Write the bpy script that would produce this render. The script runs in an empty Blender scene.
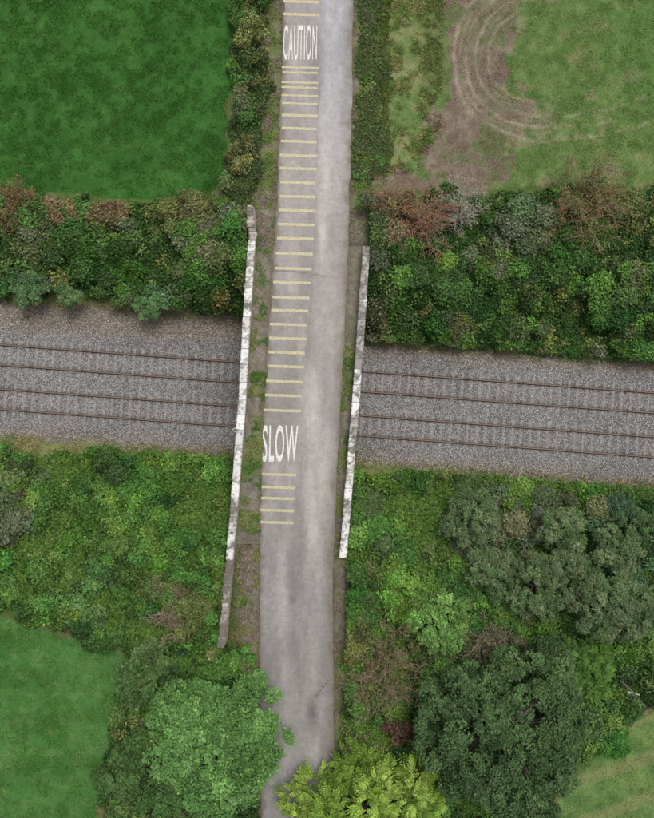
import bpy, bmesh, math, random
import numpy as np
from mathutils import Vector
random.seed(5)
rng=np.random.default_rng(7)
S=13.5; H=55.0
# ------------------------------------------------------------------ helpers
def W(px,py,z):
    k=(H-z)/H/S
    return (np.asarray(px,float)-327)*k,(409-np.asarray(py,float))*k
def PX(x,y,z):
    k=H*S/(H-z)
    return 327+x*k,409-y*k
TAB=np.random.default_rng(99).random((16,256,256))
def vn(x,y,s,seed=0):
    x=np.asarray(x,float)/s+1000.3+seed*17.7; y=np.asarray(y,float)/s+1000.7+seed*9.1
    xi=np.floor(x).astype(int); yi=np.floor(y).astype(int)
    fx=x-xi; fy=y-yi; fx=fx*fx*(3-2*fx); fy=fy*fy*(3-2*fy)
    T=TAB[seed%16]; a=xi&255; b=(xi+1)&255; c=yi&255; d=(yi+1)&255
    return (T[a,c]*(1-fx)+T[b,c]*fx)*(1-fy)+(T[a,d]*(1-fx)+T[b,d]*fx)*fy
def fbm(x,y,s,seed=0,o=4):
    r=0;t=0;a=1.0
    for i in range(o):
        r=r+a*vn(x,y,s/(2**i),seed+i); t+=a; a*=0.55
    return r/t
def ss(a,b,v):
    t=np.clip((v-a)/(b-a),0,1); return t*t*(3-2*t)
def inpoly(px,py,poly):
    px=np.asarray(px);py=np.asarray(py)
    r=np.zeros(px.shape,bool); n=len(poly)
    for i in range(n):
        x1,y1=poly[i];x2,y2=poly[(i+1)%n]
        if y1==y2: continue
        c=((y1>py)!=(y2>py))&(px<(x2-x1)*(py-y1)/(y2-y1)+x1)
        r^=c
    return r
def mix(a,b,t):
    t=np.asarray(t)[...,None]; return a*(1-t)+b*t
def C(r,g,b):   # sRGB 0-255 -> linear
    v=np.array([r,g,b])/255.0
    return np.where(v<=0.04045,v/12.92,((v+0.055)/1.055)**2.4)
def zr(y):
    return 2+4*np.exp(-(np.abs(y)/20)**2.5)
def WP(px,py,dz=0.0):
    y=W(px,py,4.0)[1]
    for _ in range(14):
        z=zr(y)+dz
        x,y=W(px,py,z)
    return x,y,zr(y)+dz
# road edges (photo measurements -> world)
EY=[0,100,200,300,400,500,600,700,818]
_l=[WP(p,q) for p,q in zip([284,281,277,271,265,261,259.5,260,262],EY)]
_r=[WP(p,q) for p,q in zip([353,352,349.5,346,341,336,332,334,333],EY)]
ly=np.array([t[1] for t in _l])[::-1]; lx=np.array([t[0] for t in _l])[::-1]
ry=np.array([t[1] for t in _r])[::-1]; rx=np.array([t[0] for t in _r])[::-1]
def ext(y,ys,xs):
    y=np.asarray(y,float)
    v=np.interp(y,ys,xs)
    s1=(xs[-1]-xs[-2])/(ys[-1]-ys[-2]); 
    v=np.where(y>ys[-1],xs[-1]+(y-ys[-1])*s1*0.8,v)
    v=np.where(y<ys[0],xs[0]-(y-ys[0])*(-0.02),v)
    return v
def xl(y): return (ext(y-1,ly,lx)+ext(y,ly,lx)+ext(y+1,ly,lx))/3
def xr(y): return (ext(y-1,ry,rx)+ext(y,ry,rx)+ext(y+1,ry,rx))/3
def wallpt(px,py): return WP(px,py,1.05)
LW=[wallpt(250.5,205),wallpt(251.5,240),wallpt(242,400),wallpt(233,520),wallpt(229,560),wallpt(221,648)]
RW=[wallpt(366.5,246),wallpt(356,400),wallpt(343,558)]
def lw(y): return np.interp(y,[p[1] for p in LW][::-1],[p[0] for p in LW][::-1])
def rw(y): return np.interp(y,[p[1] for p in RW][::-1],[p[0] for p in RW][::-1])
LY=(LW[-1][1],LW[0][1]); RY=(RW[-1][1],RW[0][1])
def dd(x,y): return (y-(0.59-0.0734*x))/1.0027
SPAN=4.7
def gz(x,y):
    d=np.abs(dd(x,y))
    base=ss(4.7,10.5,d)*1.8
    base=base+(fbm(x,y,7,3)-0.5)*0.5*ss(6,12,d)
    r=zr(y)-0.08
    u=np.maximum(0,np.maximum(xl(y)-x,x-xr(y))-0.9)
    emb=r-0.5*u
    f=ss(4.8,9.0,d)
    z=base+np.maximum(emb-base,0)*f
    onroad=(u<=0)
    z=np.where(onroad,r,z)
    inside=(x>lw(y)-0.02)&(x<rw(y)+0.02)&(y>-9.5)&(y<11.5)
    z=np.where(inside&(d>SPAN),r-0.1,z)
    z=np.where((d<=SPAN)&(np.abs(y)<14),0.0,z)
    return z
# ------------------------------------------------------------------ ground colours
TLF=[(-900,-900),(236,-900),(236,0),(232,60),(226,120),(222,180),(205,196),(110,198),(40,192),(-900,185)]
BLF=[(-900,600),(-60,605),(0,617),(60,636),(128,655),(122,700),(104,745),(98,820),(80,1500),(-900,1500)]
TRF=[(425,-900),(1500,-900),(1500,195),(654,190),(560,182),(500,188),(440,190),(365,185),(372,176),(405,165),(428,120),(426,60)]
DIRT=[(446,-60),(462,-60),(492,-10),(512,30),(508,80),(530,128),(500,160),(486,192),(360,196),(356,180),(380,174),(425,168),(440,110),(452,60)]
BRF=[(610,745),(654,712),(1500,640),(1500,1500),(500,1500),(545,830),(565,790)]
def eww(x,y):
    d=dd(x,y); return 4.5+1.1*(d>0)*ss(-1,-6,x)
def ground_color(x,y,z):
    px,py=PX(x,y,z)
    j1=(fbm(x,y,1.2,1)-0.5)*26; j2=(fbm(x,y,1.2,5)-0.5)*26
    qx=px+j1; qy=py+j2
    n1=fbm(x,y,3.0,2); n2=fbm(x,y,0.7,4); n3=vn(x,y,0.25,6); n4=fbm(x,y,8,8)
    col=np.zeros(x.shape+(3,))+np.array([0.07,0.105,0.03])
    col=mix(col,np.array([0.12,0.12,0.055]),ss(.5,.7,n2))
    stone=np.zeros(x.shape)
    mow=.5+.5*np.sin((px*.25+py)*.14+n4*4)
    a=mix(np.array([0.026,0.086,0.016]),np.array([0.034,0.104,0.020]),ss(.3,.7,n1))
    a=mix(a,np.array([0.052,0.122,0.030]),0.4*ss(.45,.75,n2))
    a=mix(a,np.array([0.020,0.070,0.014]),0.35*ss(.5,.8,n3)*ss(.4,.6,n4))
    a=a*(.93+.14*mow)[...,None]
    m=inpoly(px+j1*.5,py+j2*.5,TLF); col[m]=a[m]
    b=mix(np.array([0.040,0.112,0.025]),np.array([0.054,0.136,0.033]),ss(.3,.7,n1))
    b=mix(b,np.array([0.085,0.160,0.050]),0.5*ss(.45,.75,n2))
    b=b*(.93+.14*mow)[...,None]
    m=inpoly(px+j1*.5,py+j2*.5,BLF); col[m]=b[m]
    # TR field
    g=mix(np.array([0.07,0.122,0.034]),np.array([0.105,0.16,0.05]),ss(.3,.7,n2))
    g=mix(g,np.array([0.18,0.155,0.095]),0.8*ss(.50,.66,n1*0.6+n2*0.4))
    g=mix(g,np.array([0.06,0.13,0.03]),0.6*ss(560,654,px)*ss(150,60,py))
    m=inpoly(qx,qy,TRF); col[m]=g[m]
    dry=mix(np.array([0.17,0.185,0.08]),np.array([0.095,0.15,0.045]),ss(.3,.7,n2))
    m=inpoly(px+j1*.6,py,[(388,-900),(426,-900),(428,100),(418,160),(392,165)]); col[m]=dry[m]
    m2=inpoly(px+j1*.4,py,[(424,-900),(456,-900),(450,60),(438,110),(424,130)])
    gg=mix(np.array([0.075,0.13,0.038]),np.array([0.14,0.15,0.065]),n2); col[m2]=gg[m2]
    dirt=mix(np.array([0.14,0.11,0.08]),np.array([0.20,0.165,0.125]),ss(.3,.7,n2))
    dirt=mix(dirt,np.array([0.085,0.115,0.04]),0.8*ss(.48,.62,n1*.6+n2*.4))
    m=inpoly(px+j1*2.2+(n3-.5)*8,py+j2*2.2,DIRT); col[m]=dirt[m]; stone[m]=0.25
    rr=np.hypot((px-532),(py-56)/1.06)+ (n1-0.5)*11+(vn(x,y,5,9)-.5)*7
    ang=np.degrees(np.arctan2(py-56,px-532))
    ring=np.zeros(x.shape)
    for r0,w,s in [(79,2.0,.6),(73,1.5,.3),(67,1.6,.55),(57,1.6,.5),(51,1.4,.25),(44,1.6,.4)]:
        seg_=ss(.30,.55,vn(x+r0*3,y,1.6,7))
        ring=np.maximum(ring,s*np.exp(-((rr-r0)/w)**2)*(.35+.65*seg_))
    ring*=ss(60,95,ang%360)*ss(280,235,ang%360)*ss(.22,.5,n2*.6+n1*.4)
    rr2=np.hypot((px-570),(py+40)/1.0)+(n1-.5)*10
    ring2=0
    for r0 in (178,166,154): ring2=np.maximum(ring2,.28*np.exp(-((rr2-r0)/1.5)**2))
    ring2=ring2*(px>505)*(px<650)*(py>70)*ss(.4,.6,n2)
    inn=inpoly(px,py,[(430,-80),(700,-80),(700,180),(430,180)])
    ring=np.maximum(ring,ring2)*inn
    halo=np.exp(-((rr-62)/16)**2)*ss(55,80,ang%360)*ss(285,245,ang%360)*inn
    col=mix(col,np.array([0.16,0.135,0.095]),0.6*halo*ss(.25,.55,n2))
    col=mix(col,np.array([0.34,0.29,0.22]),ring)
    # BR field
    h=mix(np.array([0.07,0.135,0.04]),np.array([0.11,0.175,0.052]),ss(.3,.7,n2))
    st=0.5+0.5*np.sin((px*0.35+py)*0.16+n1*2)
    h=mix(h,np.array([0.18,0.18,0.08]),0.5*ss(.6,.95,st))
    m=inpoly(px+j1*.5,py+j2*.5,BRF); col[m]=h[m]
    # railway
    d=dd(x,y)
    tc=np.minimum(np.abs(d-1.63),np.abs(d+1.63))
    bal=mix(np.array([0.205,0.195,0.19]),np.array([0.26,0.25,0.245]),ss(.3,.7,n1))
    sh=ss(2.9,4.3,np.abs(d)+(n2-.5)*1.0)
    bal=mix(bal,np.array([0.235,0.205,0.18]),sh*0.8)
    rust=np.exp(-((tc-0.74)/0.20)**2)
    bal=mix(bal,np.array([0.11,0.085,0.07]),0.55*rust)
    weed=ss(.58,.74,n2)*ss(3.6,4.4,np.abs(d))
    bal=mix(bal,np.array([0.10,0.12,0.045]),weed*0.7)
    ew=eww(x,y)+(n2-.5)*1.0+(n1-.5)*.8
    f=ss(0.12,-0.12,np.abs(d)-ew)
    onbr=(x>lw(y))&(x<rw(y))&(z>1)
    f=np.where(onbr,0,f)
    col=mix(col,bal,f); stone=np.maximum(stone,f)
    fr=np.exp(-((np.abs(d)-ew-0.5)/0.55)**2)*(~onbr)
    fg=mix(np.array([0.21,0.19,0.09]),np.array([0.12,0.16,0.05]),n3)
    col=mix(col,fg,fr*0.8)
    # roadside
    u=np.maximum(xl(y)-x,x-xr(y))
    e=ss(1.9,1.1,u+(n1-.5)*.9)
    vg=mix(np.array([0.08,0.13,0.035]),np.array([0.14,0.145,0.07]),ss(.35,.65,n2))
    col=mix(col,vg,e)
    br=(x>lw(y)-.2)&(x<rw(y)+.2)&(y<LY[1])&(y>LY[0])
    dirt2=mix(np.array([0.11,0.092,0.074]),np.array([0.20,0.175,0.15]),n3)
    k=np.where(br,ss(.36,.56,fbm(x,y,1.1,11)),ss(.55,.7,n2))
    k=np.where(br&(x>0)&(y>4),1.0-.3*n3,k); k=np.where(br&(x<0)&(y>7)&(y<13),np.maximum(k,.8*ss(.2,.5,n2)),k)
    col=mix(col,dirt2,k*e*.9); 
    ed=ss(0.42,0.05,u+(n2-.5)*.5)
    col=mix(col,np.array([0.13,0.11,0.08]),ed*.8); stone=np.maximum(stone,ed*.3*(u<2))
    c=np.ones(x.shape+(4,)); c[...,:3]=col
    return c,stone
# ------------------------------------------------------------------ mesh utils
def mesh_obj(name,V,F4,col=None,mat=None,parent=None,extra=None,smooth=False):
    me=bpy.data.meshes.new(name)
    V=np.asarray(V,np.float32); F4=np.asarray(F4,np.int32)
    me.vertices.add(len(V)); me.vertices.foreach_set("co",V.ravel())
    k=F4.shape[1]
    me.loops.add(F4.size); me.loops.foreach_set("vertex_index",F4.ravel())
    me.polygons.add(len(F4)); me.polygons.foreach_set("loop_start",np.arange(0,F4.size,k,dtype=np.int32))
    if smooth: me.polygons.foreach_set("use_smooth",np.ones(len(F4),bool))
    me.update(calc_edges=True)
    if col is not None:
        a=me.color_attributes.new("Col",'FLOAT_COLOR','POINT'); 
        if col.shape[1]==3: col=np.concatenate([col,np.ones((len(col),1))],1)
        a.data.foreach_set("color",col.astype(np.float32).ravel())
    if extra:
        for n,v in extra.items():
            a=me.attributes.new(n,'FLOAT','POINT'); a.data.foreach_set("value",v.astype(np.float32).ravel())
    o=bpy.data.objects.new(name,me); bpy.context.collection.objects.link(o)
    if mat: me.materials.append(mat)
    if parent: o.parent=parent
    return o
def empty(name):
    o=bpy.data.objects.new(name,None); bpy.context.collection.objects.link(o); return o
def gridfaces(nx,ny):
    i=np.arange(nx-1)[:,None]; j=np.arange(ny-1)[None,:]
    a=i*ny+j
    return np.stack([a,a+ny,a+ny+1,a+1],-1).reshape(-1,4)
# ------------------------------------------------------------------ materials
def newmat(name):
    m=bpy.data.materials.new(name); m.use_nodes=True
    nt=m.node_tree; bs=nt.nodes["Principled BSDF"]; return m,nt,bs
def N(nt,t,**k):
    n=nt.nodes.new(t)
    for a,b in k.items(): setattr(n,a,b)
    return n
def L(nt,a,b): nt.links.new(a,b)
def noise(nt,scale,detail=4,rough=.6):
    g=nt.nodes.get("GEO") 
    if not g:
        g=N(nt,"ShaderNodeNewGeometry"); g.name="GEO"
    n=N(nt,"ShaderNodeTexNoise"); n.inputs["Scale"].default_value=scale; n.inputs["Detail"].default_value=detail; n.inputs["Roughness"].default_value=rough
    L(nt,g.outputs["Position"],n.inputs["Vector"]); return n
def maprange(nt,src,a,b,c,d):
    m=N(nt,"ShaderNodeMapRange"); m.inputs[1].default_value=a;m.inputs[2].default_value=b;m.inputs[3].default_value=c;m.inputs[4].default_value=d
    L(nt,src,m.inputs[0]); return m.outputs[0]
def mul(nt,a,b,op='MULTIPLY'):
    m=N(nt,"ShaderNodeMath",operation=op)
    for i,v in enumerate((a,b)):
        if isinstance(v,(int,float)): m.inputs[i].default_value=v
        else: L(nt,v,m.inputs[i])
    return m.outputs[0]
def scalecol(nt,col,fac):
    m=N(nt,"ShaderNodeVectorMath",operation='SCALE'); L(nt,col,m.inputs[0]); L(nt,fac,m.inputs["Scale"]); return m.outputs[0]
def attr(nt,name):
    a=N(nt,"ShaderNodeAttribute"); a.attribute_name=name; return a
def mat_ground():
    m,nt,bs=newmat("ground_cover")
    a=attr(nt,"Col"); s=attr(nt,"stone")
    n1=noise(nt,9,5,.75); n2=noise(nt,1.7,4)
    f=mul(nt,maprange(nt,n1.outputs[0],.3,.7,.6,1.4),maprange(nt,n2.outputs[0],.3,.7,.85,1.15))
    v=N(nt,"ShaderNodeTexVoronoi"); v.inputs["Scale"].default_value=11; L(nt,nt.nodes["GEO"].outputs["Position"],v.inputs["Vector"])
    sep=N(nt,"ShaderNodeSeparateColor"); L(nt,v.outputs["Color"],sep.inputs[0])
    sv=mul(nt,maprange(nt,sep.outputs[0],0,1,.55,1.55),maprange(nt,v.outputs["Distance"],0,.6,1.15,.5))
    mx=N(nt,"ShaderNodeMix"); L(nt,s.outputs["Fac"],mx.inputs[0]); L(nt,f,mx.inputs[2]); L(nt,sv,mx.inputs[3])
    L(nt,scalecol(nt,a.outputs["Color"],mx.outputs[0]),bs.inputs["Base Color"])
    bs.inputs["Roughness"].default_value=.95; bs.inputs["Specular IOR Level"].default_value=.1
    b=N(nt,"ShaderNodeBump"); b.inputs["Strength"].default_value=.5; b.inputs["Distance"].default_value=.05
    L(nt,mx.outputs[0],b.inputs["Height"]); L(nt,b.outputs[0],bs.inputs["Normal"])
    return m
def mat_road():
    m,nt,bs=newmat("worn_asphalt")
    a=attr(nt,"Col")
    n1=noise(nt,24,4,.85); n2=noise(nt,2.3,5,.6); n3=noise(nt,6,6,.8)
    f=mul(nt,maprange(nt,n1.outputs[0],.3,.7,.72,1.28),maprange(nt,n2.outputs[0],.3,.7,.88,1.12))
    f=mul(nt,f,maprange(nt,n3.outputs[0],.3,.7,.86,1.14))
    L(nt,scalecol(nt,a.outputs["Color"],f),bs.inputs["Base Color"])
    bs.inputs["Roughness"].default_value=.85; bs.inputs["Specular IOR Level"].default_value=.2
    return m
def mat_simple(name,c,var=.25,scale=8,rough=.8,c2=None,thr=(.5,.65),s2=3,metal=0,bump=0):
    m,nt,bs=newmat(name)
    n=noise(nt,scale,5,.7)
    rgb=N(nt,"ShaderNodeRGB"); rgb.outputs[0].default_value=(*c,1); src=rgb.outputs[0]
    if c2 is not None:
        n2=noise(nt,s2,6,.7); mx=N(nt,"ShaderNodeMix",data_type='RGBA')
        L(nt,maprange(nt,n2.outputs[0],thr[0],thr[1],0,1),mx.inputs[0]); L(nt,src,mx.inputs[6]); mx.inputs[7].default_value=(*c2,1); src=mx.outputs[2]
    L(nt,scalecol(nt,src,maprange(nt,n.outputs[0],.3,.7,1-var,1+var)),bs.inputs["Base Color"])
    bs.inputs["Roughness"].default_value=rough; bs.inputs["Metallic"].default_value=metal; bs.inputs["Specular IOR Level"].default_value=.3
    if bump:
        b=N(nt,"ShaderNodeBump"); b.inputs["Strength"].default_value=.7; b.inputs["Distance"].default_value=bump; L(nt,n.outputs[0],b.inputs["Height"]); L(nt,b.outputs[0],bs.inputs["Normal"])
    return m
def mat_leaf(name,tr=.22):
    m,nt,bs=newmat(name); a=attr(nt,"Col"); nt.nodes.remove(bs)
    d=N(nt,"ShaderNodeBsdfDiffuse"); L(nt,a.outputs["Color"],d.inputs["Color"])
    if tr:
        t=N(nt,"ShaderNodeBsdfTranslucent"); L(nt,a.outputs["Color"],t.inputs["Color"])
        mx=N(nt,"ShaderNodeMixShader"); mx.inputs[0].default_value=tr
        L(nt,d.outputs[0],mx.inputs[1]); L(nt,t.outputs[0],mx.inputs[2]); L(nt,mx.outputs[0],nt.nodes["Material Output"].inputs[0])
    else: L(nt,d.outputs[0],nt.nodes["Material Output"].inputs[0])
    return m
def mat_attr(name,rough=.9):
    m,nt,bs=newmat(name); a=attr(nt,"Col"); n=noise(nt,25,4,.7)
    L(nt,scalecol(nt,a.outputs["Color"],maprange(nt,n.outputs[0],.3,.7,.7,1.25)),bs.inputs["Base Color"]); bs.inputs["Roughness"].default_value=rough; bs.inputs["Specular IOR Level"].default_value=.2
    return m
M_ground=mat_ground(); M_road=mat_road(); M_leaf=mat_leaf("leaves"); M_grass=mat_leaf("grass_blades",0); M_bark=mat_attr("bark")
M_attr=mat_attr("coping_stone")
# ------------------------------------------------------------------ ground
def axis(a,b,st):
    inner=np.arange(a,b+1e-6,st); o=np.cumsum(1.2*1.45**np.arange(15))
    return np.concatenate([a-o[::-1],inner,b+o])
gx=axis(-27,27,.12); gy=axis(-33,33,.12)
X,Y=np.meshgrid(gx,gy,indexing='ij'); Z=gz(X,Y)
c,s=ground_color(X,Y,Z)
mesh_obj("ground",np.stack([X,Y,Z],-1).reshape(-1,3),gridfaces(len(gx),len(gy)),c.reshape(-1,4),M_ground,extra={"stone":s},smooth=True)
ys=np.arange(-9.0,11.0,.1); t=np.linspace(0,1,70)
YY,TT=np.meshgrid(ys,t,indexing='ij'); XX=lw(YY)*(1-TT)+rw(YY)*TT; ZZ=zr(YY)-.03
c,s=ground_color(XX,YY,ZZ)
bridge=empty("road_bridge")
mesh_obj("bridge_verge",np.stack([XX,YY,ZZ],-1).reshape(-1,3),gridfaces(len(ys),70)[:,::-1],c.reshape(-1,4),M_ground,parent=bridge,extra={"stone":s})
# ------------------------------------------------------------------ road
ys=np.concatenate([np.arange(-260,-34,4.),np.arange(-34,34,.12),np.arange(34,260,4.)]); t=np.linspace(0,1,61)
YY,TT=np.meshgrid(ys,t,indexing='ij')
jl=(fbm(YY,YY*0,.9,3)-.5)*.26; jr=(fbm(YY,YY*0,.9,7)-.5)*.26
XX=(xl(YY)+jl)*(1-TT)+(xr(YY)+jr)*TT; ZZ=zr(YY)+.0
px,py=PX(XX,YY,ZZ)
n1=fbm(XX*3,YY*.5,2.0,3); n2=fbm(XX,YY,.8,5)
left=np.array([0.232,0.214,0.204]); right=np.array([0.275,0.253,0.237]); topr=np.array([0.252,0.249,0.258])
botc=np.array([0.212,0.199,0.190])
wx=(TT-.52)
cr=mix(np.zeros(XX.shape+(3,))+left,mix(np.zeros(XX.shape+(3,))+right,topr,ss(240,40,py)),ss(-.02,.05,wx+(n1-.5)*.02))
cr=cr*(1+.12*np.exp(-((TT-.70)/.10)**2)*ss(640,520,py))[...,None]*(1-.06*np.exp(-((TT-.56)/.025)**2))[...,None]
bot=mix(np.zeros(XX.shape+(3,))+botc,botc*1.22,np.exp(-((TT-.32)/.07)**2)+.9*np.exp(-((TT-.74)/.08)**2))
cr=mix(cr,bot,ss(470,600,py))
for tw in (.20,.40,.66,.85): cr=cr*(1+.06*np.exp(-((TT-tw)/.05)**2)*(n1+.3))[...,None]
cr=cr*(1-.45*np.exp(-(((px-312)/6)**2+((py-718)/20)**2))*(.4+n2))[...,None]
cr=cr*(.80+.40*n1)[...,None]
cr=cr*(.92+.16*ss(.42,.58,fbm(XX,YY*.3,1.4,12)))[...,None]
cr=cr*(1-.35*np.exp(-((py-(270+(px-275)*.12)+ (n2-.5)*4)/.9)**2)*ss(.2,.4,n2))[...,None]
crk=np.exp(-((TT-.53-(n1-.5)*.03)/.006)**2)*ss(.45,.62,n2); cr=cr*(1-.22*crk)[...,None]
edge=np.minimum(TT*5,(1-TT)*5); 
cr=mix(cr,np.array([0.135,0.115,0.088]),.8*ss(.38,.0,edge+(n2-.5)*.75))
cr=mix(cr,np.array([0.18,0.162,0.14]),.4*ss(1.0,.3,(1-TT)*5+(n2-.5)*.8))
road=mesh_obj("road",np.stack([XX,YY,ZZ],-1).reshape(-1,3),gridfaces(len(ys),61)[:,::-1],cr.reshape(-1,3),M_road)
M_paintY=mat_simple("worn_yellow_paint",tuple(C(218,210,162)*.62),.15,12,.7,tuple(np.array([0.25,0.235,0.22])),(.46,.66),9)
M_paintW=mat_simple("worn_white_paint",tuple(C(232,230,226)*.72),.1,12,.7,tuple(np.array([0.27,0.255,0.25])),(.50,.68),8)
bars=[1,14,67,72,82,87,95,103,115,128,141,155,168,182,196,210,224,238,253,268,282,297,310,324,338,352,366,381,395,410,474,487,498,510,522]
V=[];F=[]
for b in bars:
    thick=2.7 if not 60<b<110 else 1.9
    x0=np.interp(b,[0,115,182,240,310,381,410,474,522],[283,281.5,280,277,271.5,266,264,261.5,260])
    x1=np.interp(b,[0,115,210,268,324,381,410,474,522],[319,317.5,315,311.5,307,302.5,300.5,296,293])
    x0+=random.uniform(-.7,.7);x1+=random.uniform(-.7,.7)
    xs=np.linspace(x0,x1,7); base=len(V)
    for xx in xs:
        sl=(xx-x0)*.03; jj=random.uniform(-.12,.12)
        for s_ in (-.5,.5):
            q=WP(xx,b+sl+s_*thick+jj,0.004); V.append(q)
    for k in range(6):
        a=base+2*k; F.append((a,a+1,a+3,a+2))
mk=mesh_obj("yellow_rumble_bars",V,F,None,M_paintY,parent=road)
def text(word,x0,x1,y0,y1,off):
    cu=bpy.data.curves.new("t",'FONT'); cu.body=word; cu.offset=off; cu.resolution_u=4; cu.space_character=1.12
    o=bpy.data.objects.new("t",cu); bpy.context.collection.objects.link(o)
    dg=bpy.context.evaluated_depsgraph_get(); me=bpy.data.meshes.new_from_object(o.evaluated_get(dg))
    bpy.data.objects.remove(o)
    co=np.array([v.co[:] for v in me.vertices]); mn=co.min(0);mxx=co.max(0)
    ax,ay,_=WP(x0,(y0+y1)/2); bx,_,_=WP(x1,(y0+y1)/2); _,ty,_=WP(x0,y0); _,by,_=WP(x0,y1)
    bm=bmesh.new(); bm.from_mesh(me)
    for k in range(1,30):
        yk=mn[1]+(mxx[1]-mn[1])*k/30
        bmesh.ops.bisect_plane(bm,geom=bm.verts[:]+bm.edges[:]+bm.faces[:],plane_co=(0,yk,0),plane_no=(0,1,0))
    shear=(xl(ty)-xl(by))*.5
    for vt in bm.verts:
        u=(vt.co.x-mn[0])/(mxx[0]-mn[0]); v=(vt.co.y-mn[1])/(mxx[1]-mn[1])
        yy=by+(ty-by)*v; xx=ax+(bx-ax)*u+shear*(v-.5)
        vt.co=(xx,yy,float(zr(yy))+.005)
    bm.to_mesh(me); bm.free()
    ob=bpy.data.objects.new("painted_word_"+word.lower(),me); bpy.context.collection.objects.link(ob); me.materials.append(M_paintW); ob.parent=road
text("CAUTION",283.5,317,25,60,.004); text("SLOW",262.5,298,425,462,.012)
# ------------------------------------------------------------------ railway
M_rail=mat_simple("rusty_rail",(0.085,0.05,0.036),.25,10,.8); M_head=mat_simple("worn_rail_head",(0.17,0.125,0.105),.2,6,.55,metal=.2)
M_slp=mat_simple("concrete_sleeper",(0.215,0.195,0.18),.35,14,.9,(0.19,0.17,0.15),(.45,.6),6)
ax=np.array([1,-0.0734])/math.hypot(1,.0734); nx=np.array([-ax[1],ax[0]])
for tc in (1.63,-1.63):
    tr=empty("railway_track")
    o0=np.array([0,0.59])+nx*tc
    for side,nm in ((.745,"rail_north"),(-.745,"rail_south")):
        for prof,mat,n_ in (([(-.075,.02),(-.075,.04),(-.012,.06),(-.012,.13),(-.037,.14),(.037,.14),(.012,.13),(.012,.06),(.075,.04),(.075,.02)],M_rail,nm),([(-.036,.1405),(-.033,.175),(.033,.175),(.036,.1405)],M_head,nm+"_head")):
            V=[];F=[];k=len(prof)
            for e in (-150,150):
                for (a,z) in prof:
                    q=o0+nx*(side+a)+ax*e; V.append((q[0],q[1],z))
            for i in range(k): F.append((i,(i+1)%k,k+(i+1)%k,k+i))
            mesh_obj(n_,V,F,None,mat,parent=tr)
    V=[];F=[]
    for i in range(-110,111):
        e=i*.66+random.uniform(-.02,.02); cpt=o0+ax*e; r=random.uniform(-.006,.006); base=len(V)
        for z,ins in ((-.1,0),(.004,0),(.014,.02)):
            for a,b in ((-1,-1),(1,-1),(1,1),(-1,1)):
                q=cpt+nx*(a*(1.24-ins))+ax*(b*(.105-ins)+r*a); V.append((q[0],q[1],z))
        for l in (0,4):
            for k in range(4): F.append((base+l+k,base+l+(k+1)%4,base+l+4+(k+1)%4,base+l+4+k))
        F.append((base+8,base+9,base+10,base+11))
    mesh_obj("sleepers",V,F,None,M_slp,parent=tr)
def rocks(n,fx,name,size,colr):
    x,y,z=fx(n); n=len(x); base=np.array([[1,0,0],[-1,0,0],[0,1,0],[0,-1,0],[0,0,.8],[0,0,-.8]])
    tri=np.array([[0,2,4],[2,1,4],[1,3,4],[3,0,4],[2,0,5],[1,2,5],[3,1,5],[0,3,5]])
    sz=rng.uniform(size[0],size[1],n)
    a=rng.random(n)*6.28; tl=rng.normal(0,.5,(n,2))
    R=np.zeros((n,3,3)); R[:,0]=np.stack([np.cos(a),np.sin(a),tl[:,0]],1); R[:,1]=np.stack([-np.sin(a),np.cos(a),tl[:,1]],1); R[:,2]=np.array([0,0,1])+rng.normal(0,.3,(n,3))
    b=base[None]*rng.uniform(.6,1.2,(n,6,1))
    V=np.einsum('nij,njk->nik',b,R)*sz[:,None,None]+np.stack([x,y,z],1)[:,None]
    F=(tri[None]+np.arange(n)[:,None,None]*6).reshape(-1,3)
    cc=colr(x,y,n); cc=np.repeat(cc,6,0)
    return mesh_obj(name,V.reshape(-1,3),F,cc,M_attr)
def fb(n):
    X_=rng.uniform(-27,27,n*2); D=rng.uniform(-4.9,5.9,n*2)
    p=np.array([0,.59])+ax*X_[:,None]+nx*D[:,None]
    lim=eww(p[:,0],p[:,1])
    keep=rng.random(n*2)<ss(.5,-.4,np.abs(D)-lim); p=p[keep][:n];D=D[keep][:n]
    tcc=np.minimum(np.abs(D-1.63),np.abs(D+1.63))
    return p[:,0],p[:,1],np.where(np.abs(tcc-.745)<.1,-.03,.012)+gz(p[:,0],p[:,1])
def cb(x,y,n):
    g=rng.uniform(.12,.44,n)**1.0; t=rng.normal(0,.012,n)
    d=np.abs(dd(x,y)); br=ss(3.0,4.4,d)
    tc=np.minimum(np.abs(dd(x,y)-1.63),np.abs(dd(x,y)+1.63))
    c0=np.stack([g+t,g*.975,g*.95-t*.6],1); c0=mix(c0,c0*np.array([1.03,.89,.76]),br)
    c0=c0*(.85+.3*fbm(x,y,2.5,6))[:,None]
    return np.clip(mix(c0,c0*np.array([.62,.52,.45]),.8*np.exp(-((tc-.74)/.17)**2)),.03,.6)
rocks(90000,fb,"railway_ballast",(.035,.065),cb)
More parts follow.
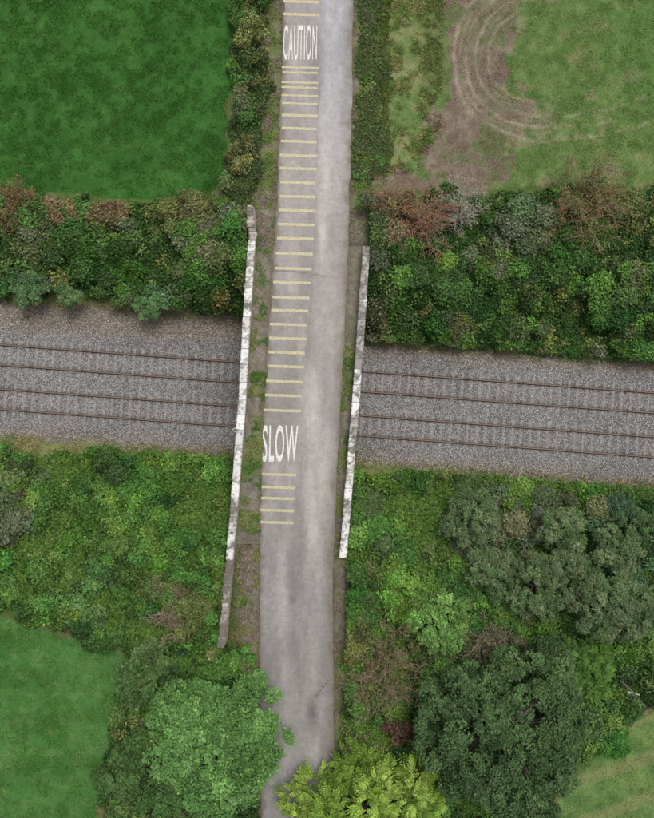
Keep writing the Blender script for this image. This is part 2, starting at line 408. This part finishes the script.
# ------------------------------------------------------------------ bridge walls
M_wall=mat_simple("bridge_masonry",(0.24,0.21,0.17),.35,7,.9,(0.12,0.13,0.07),(.5,.65),2.5,bump=.03)
def arch(d): 
    d=np.clip(np.abs(d)/4.6,0,1); return 2.0+2.6*np.sqrt(np.maximum(0,1-d*d))
def wall(name,fn,y0,y1,top=.88,th=.40):
    ys=np.arange(y0,y1,.15); V=[];F=[]
    for y in ys:
        x=float(fn(y)); d=float(dd(x,y)); zb=float(arch(d)) if abs(d)<4.6 else -.4
        zt=float(zr(y))+top
        for a in (-th/2,th/2):
            V.append((x+a,y,zb)); V.append((x+a,y,zt))
    for i in range(len(ys)-1):
        a=4*i;b=a+4
        F+= [(a,b,b+1,a+1),(a+2,a+3,b+3,b+2),(a+1,b+1,b+3,a+3),(a,a+2,b+2,b)]
    e=4*(len(ys)-1); F+=[(0,1,3,2),(e,e+2,e+3,e+1)]
    mesh_obj(name,V,F,None,M_wall,parent=bridge)
wall("west_parapet",lw,LY[0],LY[1]); wall("east_parapet",rw,RY[0],RY[1])
V=[];F=[];dv=list(np.linspace(-4.6,4.6,41)); prof=[(-4.6,-.3)]+[(d,float(arch(d))) for d in dv]+[(4.6,-.3)]
for d,z in prof:
    for xw in (-1,1):
        x=-6 if xw<0 else 2.5
        for _ in range(4):
            y=d*1.0027+.59-.0734*x; x=float(lw(y))if xw<0 else float(rw(y))
        V.append((x,y,z-.01))
for i in range(len(prof)-1): F.append((2*i,2*i+1,2*i+3,2*i+2))
mesh_obj("arch_barrel",V,F,None,M_wall,parent=bridge)
def coping(name,fn,y0,y1,ln,wd,ht,palette,jit,base=.88,stain=.9,sc=(.12,.11,.092)):
    V=[];F=[];CC=[];y=y0
    while y<y1:
        l=ln*random.uniform(.85,1.15); ya=y+.008;yb=min(y+l-.008,y1)
        if yb-ya<.05: break
        ox=random.uniform(-jit,jit); oz=random.uniform(-jit,jit)*.5; w=wd*random.uniform(1-jit*2,1+jit*2)
        b=palette[random.randrange(len(palette))]*random.uniform(.82,1.08)
        n=max(2,int(l/.06)); off=len(V); prof=[(-.5,0),(-.5,.75),(-.44,.95),(-.3,.99),(-.15,1.02),(0,1.03),(.15,1.02),(.3,.99),(.44,.95),(.5,.75),(.5,0)]; ringn=len(prof)
        for k in range(n+1):
            yy=ya+(yb-ya)*k/n; x=float(fn(yy))+ox; z=float(zr(yy))+base+.002+oz
            e=.04 if k in(0,n) else 0
            for (a,h) in prof:
                V.append((x+a*(w-e)+random.uniform(-.003,.003),yy,z+h*(ht-e*.4)+random.uniform(-.002,.002)))
                m1=fbm(np.array(x+a*w),np.array(yy),.5,3); m2=vn(np.array(x+a*w),np.array(yy),.10,5); m3=fbm(np.array(x+a*.4),np.array(yy*.6),1.6,9)
                t=float(np.clip(ss(.50,.60,m1*.6+m2*.4)*stain*.7+ss(.48,.60,m3*.7+m1*.3)*stain*.7+.25*ss(.35,.5,abs(a))*m2,0,.95))
                if k in (0,n): t=max(t,.35)
                if random.random()<.05: t=min(1,t+.4)
                CC.append(b*(1-t)+np.array(sc)*t)
        for k in range(n):
            for q in range(ringn-1):
                a=off+k*ringn+q; F.append((a,a+1,a+ringn+1,a+ringn))
        for k in (0,n):
            a=off+k*ringn
            for q in range(0,ringn//2): F.append((a+q,a+q+1,a+ringn-2-q,a+ringn-1-q))
        y+=l
    mesh_obj(name,V,F,np.array(CC),M_attr,parent=bridge)
wh=[np.array([.60,.585,.56]),np.array([.66,.65,.63]),np.array([.50,.48,.45]),np.array([.60,.60,.58])]
dk=[np.array([.26,.22,.19]),np.array([.32,.29,.26]),np.array([.20,.17,.14]),np.array([.40,.37,.33])]
ysplit=LW[4][1]; ytop=LW[1][1]
coping("west_coping",lw,ysplit,ytop,1.1,.50,.15,wh,.012)
coping("west_end_bricks",lw,LY[0],ysplit-.01,.26,.48,.16,dk,.06)
coping("west_north_end_stones",lw,ytop+.01,LY[1],.28,.48,.2,dk,.1)
coping("east_coping",rw,RY[0],RY[1],1.1,.50,.15,wh,.012)
# ------------------------------------------------------------------ leaf builder
def leaves(name,P,Nn,size,asp,col,mat=None,parent=None,tang=None):
    n=len(P)
    Nn=Nn/np.linalg.norm(Nn,axis=1,keepdims=True)
    r=rng.normal(size=(n,3)) if tang is None else tang
    t=r-(r*Nn).sum(1,keepdims=True)*Nn; t/=np.linalg.norm(t,axis=1,keepdims=True)+1e-9
    b=np.cross(Nn,t); L_=(size*.5)[:,None]; Wd=L_*np.asarray(asp).reshape(-1,1)
    V=np.stack([P-t*L_,P+b*Wd+Nn*Wd*.35,P+t*L_,P-b*Wd+Nn*Wd*.35],1).reshape(-1,3)
    F=np.arange(4*n).reshape(-1,4)
    return mesh_obj(name,V,F,np.repeat(np.clip(col,0,1),4,0),mat or M_leaf,parent=parent)
def segs(A,B,r0,r1,col,name,parent=None,k=4):
    n=len(A); D=B-A; D/=np.linalg.norm(D,axis=1,keepdims=True)+1e-9
    up=np.where(np.abs(D[:,2:3])>.9,np.array([[1.,0,0]]),np.array([[0,0,1.]]))
    u=np.cross(D,up); u/=np.linalg.norm(u,axis=1,keepdims=True); v=np.cross(D,u)
    an=np.arange(k)/k*2*np.pi; ring=u[:,None]*np.cos(an)[None,:,None]+v[:,None]*np.sin(an)[None,:,None]
    V=np.concatenate([A[:,None]+ring*np.reshape(r0,(-1,1,1)),B[:,None]+ring*np.reshape(r1,(-1,1,1))],1).reshape(-1,3)
    i=np.arange(k); f=np.stack([i,(i+1)%k,k+(i+1)%k,k+i],1)
    F=(f[None]+np.arange(n)[:,None,None]*2*k).reshape(-1,4)
    return mesh_obj(name,V,F,np.repeat(col,2*k,0),M_bark,parent=parent)
TINT=np.array([1.45,1.36,1.18])
# ------------------------------------------------------------------ vegetation masses (canopy height field)
GS=.1; x0g,y0g=-29.,-35.; nxg,nyg=580,700
gxx,gyy=np.meshgrid(x0g+np.arange(nxg)*GS,y0g+np.arange(nyg)*GS,indexing='ij')
gzz=gz(gxx,gyy)
def mass(name,poly,hb,hv,rr,pal,dens,size,nd=2.0,spots=(),dep=.12,asp=.55,gap=.42,gapcol=(.12,.15,.055)):
    vpx,vpy=PX(gxx,gyy,gzz+hb)
    j=(fbm(gxx,gyy,1.4,12)-.5)*30; j2=(fbm(gxx,gyy,1.4,14)-.5)*30
    m=inpoly(vpx+j,vpy+j2,poly)
    m&=~((gxx>xl(gyy)-.15)&(gxx<xr(gyy)+.15))
    m&=~((gxx>lw(gyy)-.35)&(gxx<rw(gyy)+.3)&(gyy>LY[0])&(gyy<LY[1]))
    m&=np.abs(dd(gxx,gyy))>eww(gxx,gyy)+.1
    idx=np.argwhere(m)
    if len(idx)==0: return
    area=len(idx)*GS*GS
    h=np.zeros((nxg,nyg)); cc=np.zeros((nxg,nyg,3))
    gapn=fbm(gxx,gyy,3.2,15); low=ss(gap,gap-.05,gapn+(vn(gxx,gyy,.4,2)-.5)*.06)
    h[m]=hb*.3
    bc=np.array(pal[0][1]); cc[m]=bc*.75
    nb=int(area*nd); pick=idx[rng.integers(0,len(idx),nb)]
    wts=np.array([p[0] for p in pal],float); wts/=wts.sum(); 
    big=fbm(gxx,gyy,4.5,7)
    pn=fbm(gxx,gyy,2.6,9)
    lo,hi=np.percentile(pn[m],[2,98])
    cw=np.cumsum(wts)
    for (i,jx) in pick:
        lv=low[i,jx]
        R=rng.uniform(*rr)*(1-.5*lv); hh=(hb+hv*(big[i,jx]-.5)*2)*rng.uniform(.65,1.1)*(1-.65*lv)
        q=np.clip((pn[i,jx]-lo)/(hi-lo)+rng.normal(0,.14),0,.999); c0=np.array(pal[int(np.searchsorted(cw,q))][1])
        if rng.random()<lv*.8: c0=np.array(gapcol)
        xx=x0g+i*GS; yy=y0g+jx*GS; vx,vy=PX(xx,yy,gzz[i,jx]+hb)
        for (sx,sy,sr,sc,sh) in spots:
            if (vx-sx)**2+(vy-sy)**2<sr*sr*rng.uniform(.5,1.3): c0=np.array(sc); hh=hh*1.0+sh
        c0=c0*rng.uniform(.68,1.34)*(1+rng.normal(0,.07,3))
        k=int(R/GS)+1; i0,i1=max(0,i-k),min(nxg,i+k+1); j0,j1=max(0,jx-k),min(nyg,jx+k+1)
        ii,jj=np.meshgrid(np.arange(i0,i1),np.arange(j0,j1),indexing='ij')
        d2=((ii-i)**2+(jj-jx)**2)*GS*GS/(R*R)
        hz=hh-R*.75+R*.75*np.sqrt(np.maximum(0,1-d2)); ok=(d2<1)&m[i0:i1,j0:j1]&(hz>h[i0:i1,j0:j1])
        h[i0:i1,j0:j1][ok]=hz[ok]; cc[i0:i1,j0:j1][ok]=c0
    h+= (fbm(gxx,gyy,.9,3)-.5)*.6*min(1,hb)+(vn(gxx,gyy,.25,8)-.5)*.3*min(1,hb)
    h=np.maximum(h,.05)*m
    gi,gj=np.gradient(h,GS)
    n=int(area*dens); sel=idx[rng.integers(0,len(idx),n)]
    fx=rng.random((n,2)); X_=x0g+(sel[:,0]+fx[:,0]-.5)*GS; Y_=y0g+(sel[:,1]+fx[:,1]-.5)*GS
    a=np.clip(sel[:,0]+np.round(rng.normal(0,1.4,n)).astype(int),0,nxg-1); b=np.clip(sel[:,1]+np.round(rng.normal(0,1.4,n)).astype(int),0,nyg-1)
    bad=~m[a,b]; a[bad]=sel[bad,0]; b[bad]=sel[bad,1]
    dp=rng.exponential(dep,n)-.08
    Z_=gzz[sel[:,0],sel[:,1]]+np.maximum(.03,h[a,b]-dp)
    Nn=np.stack([-gi[a,b],-gj[a,b],np.ones(n)],1); Nn[:,:2]=np.clip(Nn[:,:2],-1.2,1.2); Nn/=np.linalg.norm(Nn,axis=1,keepdims=True)
    wv=rng.normal(0,.06,(n,2)); X_=X_+wv[:,0]; Y_=Y_+wv[:,1]
    Nn=Nn+rng.normal(0,.42,(n,3)); Nn[:,2]=np.abs(Nn[:,2])
    col=cc[a,b]*TINT*rng.uniform(.6,1.45,(n,1))
    yel=rng.random(n)<.06; col[yel]=col[yel]*np.array([1.5,1.3,1.1])
    sz=size*rng.uniform(.5,1.6,n)
    leaves(name,np.stack([X_,Y_,Z_],1),Nn,sz,asp,col)
G1=(.058,.128,.036);G2=(.044,.096,.032);G3=(.085,.165,.042);G4=(.07,.108,.048);G5=(.11,.13,.055);BR=(.12,.10,.065);RED=(.15,.09,.06);DK=(.03,.066,.025);BL=(.065,.11,.06);OL=(.095,.122,.052);GY=(.088,.116,.072)
mass("lineside_hedge",[(-80,196),(0,194),(110,200),(200,192),(228,200),(262,212),(258,326),(200,312),(140,308),(90,302),(40,292),(0,296),(-80,290)],1.6,.8,(.3,.9),[(3,G2),(3,G1),(2,G4),(1,OL),(2,GY),(1,G3)],470,.18,
  spots=[(10,203,18,RED,.1),(60,205,14,BR,.1),(30,292,20,BL,.2),(68,297,16,BL,.2),(150,305,18,BL,.2),(236,290,18,OL,0),(190,205,26,OL,0),(110,215,14,BR,0),(165,222,20,G5,.1)])
mass("roadside_hedge",[(230,-80),(269,-80),(270,0),(268,60),(262,110),(256,160),(252,205),(238,212),(222,190),(231,100)],1.0,.6,(.25,.6),[(3,G4),(2,OL),(3,G1),(2,G2)],500,.155,
  spots=[(258,38,20,(.13,.15,.065),.5),(240,155,18,(.135,.15,.065),.5),(236,100,16,GY,.3)],nd=2.6,gap=.47,gapcol=(.085,.12,.045))
mass("lineside_hedge",[(362,196),(430,186),(500,187),(540,180),(600,182),(760,192),(760,382),(654,370),(560,360),(480,350),(362,345),(366,260)],1.7,.9,(.3,.95),[(3,G2),(3,G1),(2,DK),(2,G4),(1,G3),(2,GY)],470,.18,
  spots=[(405,212,26,(.12,.11,.065),.2),(585,205,28,(.11,.12,.055),.3),(455,208,14,(.16,.17,.12),.3),(520,225,26,GY,.2),(640,205,20,OL,0)])
mass("verge_scrub",[(357,-80),(374,-80),(384,-20),(376,30),(388,70),(384,110),(394,150),(382,176),(356,178)],.28,.25,(.2,.5),[(2,G4),(2,G1),(2,OL),(3,(.095,.14,.05))],400,.14,nd=1.9,gap=.56,gapcol=(.125,.155,.062))
mass("bramble_thicket",[(-80,452),(0,452),(100,448),(225,446),(242,455),(236,520),(226,600),(222,650),(170,655),(130,660),(60,638),(0,616),(-80,605)],1.1,.6,(.25,.85),[(3,G3),(4,G1),(3,(.065,.148,.038)),(2,G2)],470,.18,
  spots=[(10,520,26,GY,.3),(20,470,20,G4,0),(185,612,20,OL,.2),(150,580,18,OL,0),(95,600,30,(.07,.14,.05),0)],gap=.43,gapcol=(.10,.15,.05))
mass("dark_understorey",[(128,655),(215,645),(225,655),(258,672),(258,720),(262,760),(262,900),(90,900),(104,745),(118,700)],1.9,.9,(.35,.95),[(3,G2),(2,DK),(3,G1),(1,OL)],450,.18)
mass("bramble_thicket",[(352,472),(450,468),(540,474),(760,490),(760,640),(654,708),(608,745),(560,790),(545,900),(340,900),(340,800),(344,700),(336,640),(338,560),(350,500)],1.4,.8,(.3,.95),[(3,G3),(4,G1),(2,G2),(2,G4),(1,DK)],460,.18,
  spots=[(480,520,36,GY,.4),(560,540,50,GY,.4),(620,560,50,(.05,.10,.05),.5),(380,660,40,(.09,.11,.05),.1),(395,735,24,(.10,.065,.05),-.6),(350,740,24,OL,0),(400,590,30,G3,0),(620,650,30,G1,0),(460,640,20,OL,0)],gap=.42)
# ------------------------------------------------------------------ grass scatter
def grass(name,n,fn,hgt,wd,lean,cf,bounds=(-26,26,-32,32)):
    x=rng.uniform(bounds[0],bounds[1],n); y=rng.uniform(bounds[2],bounds[3],n)
    k=fn(x,y); x=x[k];y=y[k]
    z=gz(x,y); c0,s0=ground_color(x,y,z)
    n=len(x); h=hgt*rng.uniform(.5,1.4,n)
    t=np.stack([rng.normal(0,lean,n),rng.normal(0,lean,n),np.ones(n)],1); t/=np.linalg.norm(t,axis=1,keepdims=True)
    r=rng.normal(size=(n,3)); Nn=np.cross(t,r)
    P=np.stack([x,y,z],1)+t*h[:,None]*.45
    leaves(name,P,Nn,h,wd,cf(x,y,c0[:,:3],n),M_grass,tang=t)
def infield(poly):
    def f(x,y):
        z=gz(x,y); a,b=PX(x,y,z); return inpoly(a,b,poly)&(a>-15)&(a<670)&(b>-15)&(b<835)&(rng.random(len(x))<ss(.40,.6,fbm(x,y,.6,13)))
    return f
def cf1(x,y,c,n): return c*rng.uniform(.9,1.9,(n,1))*(1+rng.normal(0,.08,(n,3)))*np.array([1.2,1.08,1.0])
grass("field_grass",230000,infield(TLF),.11,.28,1.3,cf1,(-26,-5,12,32))
grass("field_grass",150000,infield(BLF),.11,.28,1.3,cf1,(-26,-12,-32,-12))
grass("field_grass",110000,infield([(430,-50),(760,-50),(760,190),(500,190),(430,190)]),.11,.24,1.2,cf1,(6,27,12,32))
grass("field_grass",40000,infield(BRF),.12,.24,1.2,cf1,(14,27,-32,-18))
grass("field_grass",90000,infield([(370,-50),(445,-50),(440,130),(420,172),(376,178)]),.2,.18,1.2,cf1,(2,10,14,32))
def fr(x,y):
    d=np.abs(dd(x,y)); e=eww(x,y)+.15
    return (d>e-.5)&(d<e+2.0)&(fbm(x,y,.8,4)>.42)&~((x>lw(y)-.4)&(x<rw(y)+.4))
def cf2(x,y,c,n):
    t=ss(.35,.65,fbm(x,y,1.5,6)); return mix(np.zeros((n,3))+np.array([.13,.20,.05]),np.array([.30,.26,.12]),t)*rng.uniform(.7,1.5,(n,1))
grass("lineside_grass",160000,fr,.32,.12,.9,cf2,(-26,26,-9,9))
def fv(x,y):
    u=np.maximum(xl(y)-x,x-xr(y)); z=zr(y)
    inb=(y>LY[0])&(y<LY[1])
    k=(u>.05)&(u<2.6)&(fbm(x,y,.9,4)>np.where(u<.5,.50,.38))&~(inb&(x<lw(y)+.2)&(x>lw(y)-.3))
    k&=~((np.abs(dd(x,y))<8))&~((y>-9)&(y<11)&(x>lw(y))&(x<rw(y)))
    return k
grass("verge_grass",260000,fv,.20,.16,1.1,cf1,(-8,6,-32,32))
n=70000; y=rng.uniform(-14,13,n); side=rng.random(n)<.6
u=rng.random(n)**1.0; x=np.where(side,lw(y)+.25+(xl(y)-lw(y)-.25)*u,xr(y)+.03+(rw(y)-.25-xr(y))*u)
k=(fbm(x,y,1.1,11)<.52)&(fbm(x,y,.4,3)>.42)&~((x>0)&(y>4.5))&~((x>0)&(y<RY[0])); k&=~((x<0)&(y>7)&(rng.random(n)<.75))
x=x[k];y=y[k];n=len(x); z=zr(y)-.03+rng.random(n)*.12
leaves("bridge_verge_weeds",np.stack([x,y,z],1),np.array([[0,0,1.]])+rng.normal(0,.6,(n,3)),rng.uniform(.06,.15,n),.4,mix(np.zeros((n,3))+np.array([.075,.14,.035]),np.array([.17,.19,.07]),ss(.4,.6,fbm(x,y,1.3,2)))*rng.uniform(.6,1.4,(n,1)),M_grass)
# ------------------------------------------------------------------ trees
def tree(name,px,py,r,top,cols,nl,lsize,lobes=70,lr=(.14,.26),flat=.62,feather=False,asp=.6,seed=0):
    zt=top; x,y=W(px,py,zt*.7)
    x=float(x);y=float(y); R=r*(H-zt*.7)/H/S; zg=float(gz(np.array(x),np.array(y)))
    hc=zt-R*flat; hc=max(hc,zg+.6)
    T=empty(name)
    L0=[];LR=[]
    ph=rng.random(6)*6.28
    for i in range(lobes):
        t=(i+.5)/lobes; cz=1-t*1.35; a=i*2.39996+rng.normal(0,.35); sr=math.sqrt(max(0,1-max(cz,-.35)**2))
        out=1+.13*math.sin(3*a+ph[0])+.09*math.sin(5*a+ph[1])+.06*math.sin(8*a+ph[2])
        q=rng.uniform(.62,.94)
        rad=R*rng.uniform(*lr)*rng.uniform(.75,1.2)
        L0.append((x+R*q*sr*math.cos(a)*out,y+R*q*sr*math.sin(a)*out,hc+R*flat*q*cz)); LR.append(rad)
    L0=np.array(L0);LR=np.array(LR)
    lc=np.array([cols[rng.integers(len(cols))] for _ in range(lobes)])*rng.uniform(.72,1.28,(lobes,1))*TINT
    if not feather:
        n=nl; w=LR**2; w/=w.sum(); li=rng.choice(lobes,n,p=w)
        K=16; sub=rng.normal(size=(lobes,K,3)); sub[:,:,2]=np.abs(sub[:,:,2])*1.0-.25; sub/=np.linalg.norm(sub,axis=2,keepdims=True)
        ki=rng.integers(0,K,n); sr_=rng.uniform(.8,1.28,(lobes,K))
        dv=sub[li,ki]+rng.normal(0,.22,(n,3)); dv/=np.linalg.norm(dv,axis=1,keepdims=True)
        rd=LR[li]*sr_[li,ki]*(1.0-np.abs(rng.normal(0,.22,n)))+rng.normal(0,.05,n)
        P=L0[li]+dv*rd[:,None]*np.array([1,1,.85])
        Nn=dv*.6+np.array([0,0,.8])+rng.normal(0,.42,(n,3))
        col=lc[li]*rng.uniform(.65,1.45,(n,1))*(rng.uniform(.85,1.15,(lobes,K))[li,ki])[:,None]
        hi=rng.random(n)<.08; col[hi]*=np.array([1.45,1.3,1.15])
        leaves("foliage",P,Nn,lsize*rng.uniform(.6,1.4,n),asp,col,parent=T)
    else:
        ns=nl//11; w=LR**2; w/=w.sum(); li=rng.choice(lobes,ns,p=w)
        dv=rng.normal(size=(ns,3)); dv[:,2]=np.abs(dv[:,2])*.6; dv/=np.linalg.norm(dv,axis=1,keepdims=True)
        o=L0[li]+dv*LR[li][:,None]*rng.uniform(.5,1.0,(ns,1))
        ax_=dv+rng.normal(0,.45,(ns,3)); ax_/=np.linalg.norm(ax_,axis=1,keepdims=True)
        ax_[:,2]-=.1
        ln=lsize*rng.uniform(2.2,3.6,ns); sd=np.cross(ax_,np.array([0,0,1.])); sd/=np.linalg.norm(sd,axis=1,keepdims=True)+1e-6
        Ps=[];Ns=[];Ts=[];Cs=[];Sz=[]
        cs=lc[li]*rng.uniform(.7,1.35,(ns,1))
        for k in range(11):
            if k==10: s_=0;f=1.0
            else: s_=1 if k%2 else -1; f=(k//2+1)/6
            tg=ax_*(.6 if s_ else 1)+sd*s_*.8
            p=o+ax_*(ln*f)[:,None]+tg*lsize*.4 - np.array([0,0,1.])*(ln*f*f*.35)[:,None]
            Ps.append(p);Ts.append(tg);Ns.append(np.cross(sd,ax_)*np.sign(np.cross(sd,ax_)[:,2:3]+1e-9)+rng.normal(0,.2,(ns,3)));Cs.append(cs*rng.uniform(.85,1.15,(ns,1)));Sz.append(np.full(ns,lsize)*rng.uniform(.8,1.2,ns))
        leaves("foliage",np.concatenate(Ps),np.concatenate(Ns),np.concatenate(Sz),.42,np.concatenate(Cs),parent=T,tang=np.concatenate(Ts))
    A=[];B=[];r0=[];r1=[]
    tr=max(.06,R*.055); p=np.array([x,y,zg-.2]); top_=np.array([x,y,hc+R*flat*.2]); prev=p
    for k in range(1,6):
        q=p+(top_-p)*k/5+np.array([rng.normal(0,.05),rng.normal(0,.05),0]); A.append(prev);B.append(q);r0.append(tr*(1.15-.15*(k-1)));r1.append(tr*(1.15-.15*k)); prev=q
    for i in range(0,lobes,2):
        f=rng.uniform(.3,1); s_=p+(top_-p)*f; e=L0[i]; mid=(s_+e)/2+np.array([0,0,-.1*R])*rng.random()
        A+=[s_,mid];B+=[mid,e];r0+=[tr*.4,tr*.25];r1+=[tr*.25,tr*.07]
    n=len(A); segs(np.array(A),np.array(B),np.array(r0),np.array(r1),np.tile(np.array([[.13,.11,.09]]),(n,1)),"trunk_and_limbs",parent=T,k=7)
    return T
def twigbush(name,px,py,r,top,lcols,nst=46,nleaf=4000,tw=(.20,.13,.09),lsize=.10):
    x,y=W(px,py,top*.8); x=float(x);y=float(y);R=r*(H-top*.8)/H/S; zg=float(gz(np.array(x),np.array(y)))
    T=empty(name); hgt=top-zg; A=[];B=[];r0=[];r1=[];tips=[]
    def grow(p,d,l,rad,depth):
        for s_ in range(3):
            d=d+rng.normal(0,.16,3); d/=np.linalg.norm(d); q=p+d*l/3
            A.append(p);B.append(q);r0.append(rad);r1.append(rad*.72); rad*=.72; p=q
            tips.append(q)
            if depth<2:
                for _ in range(2 if depth==0 else 2):
                    dn=d+rng.normal(0,.55,3); dn/=np.linalg.norm(dn); grow(p,dn,l*.48,rad*.6,depth+1)
    for i in range(nst):
        a=rng.random()*6.28; rr_=rng.random()**.5; d=np.array([math.cos(a)*R*rr_,math.sin(a)*R*rr_,hgt*(1-.35*rr_*rr_)]); l=np.linalg.norm(d)*.82*rng.uniform(.7,1.25)
        grow(np.array([x+math.cos(a)*.15,y+math.sin(a)*.15,zg]),d/np.linalg.norm(d),l,.035,0)
    n=len(A); cols=np.array(tw)[None]*rng.uniform(.6,1.6,(n,1))
    segs(np.array(A),np.array(B),np.maximum(np.array(r0),.013),np.maximum(np.array(r1),.010),cols,"branches",parent=T,k=3)
    tips=np.array(tips); tips=tips[tips[:,2]>zg+hgt*.4]; P=tips[rng.integers(0,len(tips),nleaf)]+rng.normal(0,.09,(nleaf,3))
    lc=np.array([lcols[rng.integers(len(lcols))] for _ in range(nleaf)])*rng.uniform(.6,1.4,(nleaf,1))*1.25
    leaves("foliage",P,np.array([[0,0,.6]])+rng.normal(0,.6,(nleaf,3)),lsize*rng.uniform(.6,1.4,nleaf),.6,lc,parent=T)
tree("sycamore_tree",216,738,68,8.5,[(.076,.165,.056),(.088,.182,.064),(.066,.148,.05)],75000,.185,110,(.13,.22),.6,asp=.65)
tree("oak_tree",508,733,88,9.5,[(.044,.084,.040),(.054,.098,.045),(.048,.091,.042)],108000,.17,190,(.09,.155),.6,asp=.6)
tree("ash_tree",374,822,72,7.5,[(.15,.235,.05),(.12,.21,.042),(.17,.255,.06)],34000,.24,52,(.13,.24),.6,feather=True)
tree("field_maple_tree",158,792,62,6.0,[(.05,.095,.038),(.07,.115,.045),(.04,.085,.03)],55000,.17,90,(.13,.2),.5)
tree("hazel_tree",150,678,34,4.6,[(.07,.12,.05),(.05,.10,.038)],20000,.17,45,(.18,.3),.6)
for (a,b,r,t_) in [(470,518,28,5),(598,602,34,6),(535,585,32,5.5),(630,608,28,5.5),(490,570,24,4.8),(562,528,22,4.8),(614,545,26,5),(648,530,20,4.5),(566,560,20,4.6)]:
    tree("willow_tree",a,b,r,t_,[(.085,.125,.07),(.072,.115,.06),(.10,.14,.08),(.06,.105,.05)] if (a%4) else [(.058,.105,.05),(.05,.095,.042)],int(18*r*r),.16,46,(.16,.28),.6,asp=.35)
tree("elder_bush",438,622,32,4.2,[(.08,.17,.052),(.10,.19,.062)],18000,.18,40,(.18,.28),.55)
tree("elder_bush",582,668,30,3.8,[(.09,.18,.048),(.07,.155,.042)],16000,.17,40,(.18,.28),.5,feather=True)
tree("nettle_clump",608,735,20,2.8,[(.05,.14,.035),(.04,.12,.03)],9000,.14,30,(.2,.3),.35)
tree("elder_bush",240,655,15,3.9,[(.06,.15,.04)],6000,.15,20,(.2,.3),.5)
tree("gorse_bush",30,288,18,2.6,[(.06,.12,.06),(.08,.145,.07)],10000,.14,30,(.2,.3),.4,asp=.35)
tree("gorse_bush",150,304,16,2.4,[(.06,.13,.06),(.08,.155,.07)],8000,.14,26,(.2,.3),.4,asp=.35)
tree("gorse_bush",70,296,13,2.3,[(.06,.12,.06),(.08,.14,.065)],6000,.14,20,(.2,.3),.4,asp=.35)
twigbush("hawthorn_bush",408,215,38,4.8,[(.22,.13,.08),(.15,.14,.065),(.26,.11,.07)],46,6000,(.32,.20,.145))
twigbush("hawthorn_bush",585,205,38,5.0,[(.12,.15,.05),(.24,.11,.07),(.09,.14,.045)],34,9000,(.26,.18,.13))
twigbush("hawthorn_bush",377,675,38,4.8,[(.12,.14,.055),(.16,.13,.07)],38,5000,(.27,.19,.14))
twigbush("hawthorn_bush",185,612,28,3.8,[(.16,.14,.08),(.12,.13,.06)],32,4000,(.30,.22,.17))
twigbush("hawthorn_bush",495,637,24,4.0,[(.14,.13,.075)],26,3500,(.26,.21,.16))
twigbush("hawthorn_bush",22,205,20,3.6,[(.24,.10,.06),(.12,.14,.05)],24,4500,(.22,.16,.12))
twigbush("dead_elder_bush",455,207,18,4.0,[(.25,.24,.18),(.18,.2,.1)],26,3000,(.36,.34,.30))
# ------------------------------------------------------------------ wooden pole and lineside marker
x,y=W(630,690,4.0); x=float(x);y=float(y)
T=empty("utility_pole")
segs(np.array([[x,y,1.],[x-.4,y+.1,4.6],[x-.32,y,4.4]]),np.array([[x,y,4.8],[x+.4,y-.1,4.6],[x-.32,y,4.8]]),np.array([.11,.05,.04]),np.array([.08,.05,.04]),np.array([[.3,.27,.23],[.34,.31,.27],[.5,.5,.5]]),"pole_and_crossarm",parent=T,k=8)
T=empty("lineside_marker")
x,y=W(242,430,2.0); x=float(x)-.35;y=float(y)
n=14; an=np.arange(n)/n*6.283; P=np.stack([x+.30*np.cos(an),y+.15*np.sin(an),2.0+0*an],1)
segs(P,np.roll(P,-1,0),np.full(n,.03),np.full(n,.03),np.tile([[.85,.85,.82]],(n,1)),"hoop",parent=T)
segs(np.array([[x,y+.15,0.]]),np.array([[x,y+.15,2.]]),np.array([.03]),np.array([.03]),np.array([[.6,.6,.58]]),"post",parent=T,k=8)
# ------------------------------------------------------------------ light, sky, camera
w=bpy.data.worlds.new("World"); bpy.context.scene.world=w; w.use_nodes=True; nt=w.node_tree
sk=nt.nodes.new("ShaderNodeTexSky"); sk.sky_type='NISHITA'; sk.sun_disc=False
el=math.radians(68); rot=math.radians(25)
sk.sun_elevation=el; sk.sun_rotation=rot
try: sk.dust_density=5.0; sk.air_density=1.0
except: pass
hs=nt.nodes.new("ShaderNodeHueSaturation"); hs.inputs["Saturation"].default_value=.3
nt.links.new(sk.outputs[0],hs.inputs["Color"]); nt.links.new(hs.outputs[0],nt.nodes["Background"].inputs[0]); nt.nodes["Background"].inputs[1].default_value=.15
sd=bpy.data.lights.new("sun",'SUN'); sd.energy=1.9; sd.angle=math.radians(22); sd.color=(1,.97,.92)
so=bpy.data.objects.new("sun",sd); bpy.context.collection.objects.link(so)
dirv=Vector((math.sin(rot)*math.cos(el),math.cos(rot)*math.cos(el),math.sin(el)))
so.rotation_euler=dirv.to_track_quat('Z','Y').to_euler()
cd=bpy.data.cameras.new("camera"); co=bpy.data.objects.new("camera",cd); bpy.context.collection.objects.link(co)
co.location=(0,0,H); co.rotation_euler=(0,0,0)
cd.sensor_fit='VERTICAL'; cd.angle=2*math.atan(409/S/H); cd.clip_end=3000; cd.clip_start=.5
bpy.context.scene.camera=co
vs=bpy.context.scene.view_settings; vs.view_transform='Standard'; vs.look='None'; vs.exposure=0
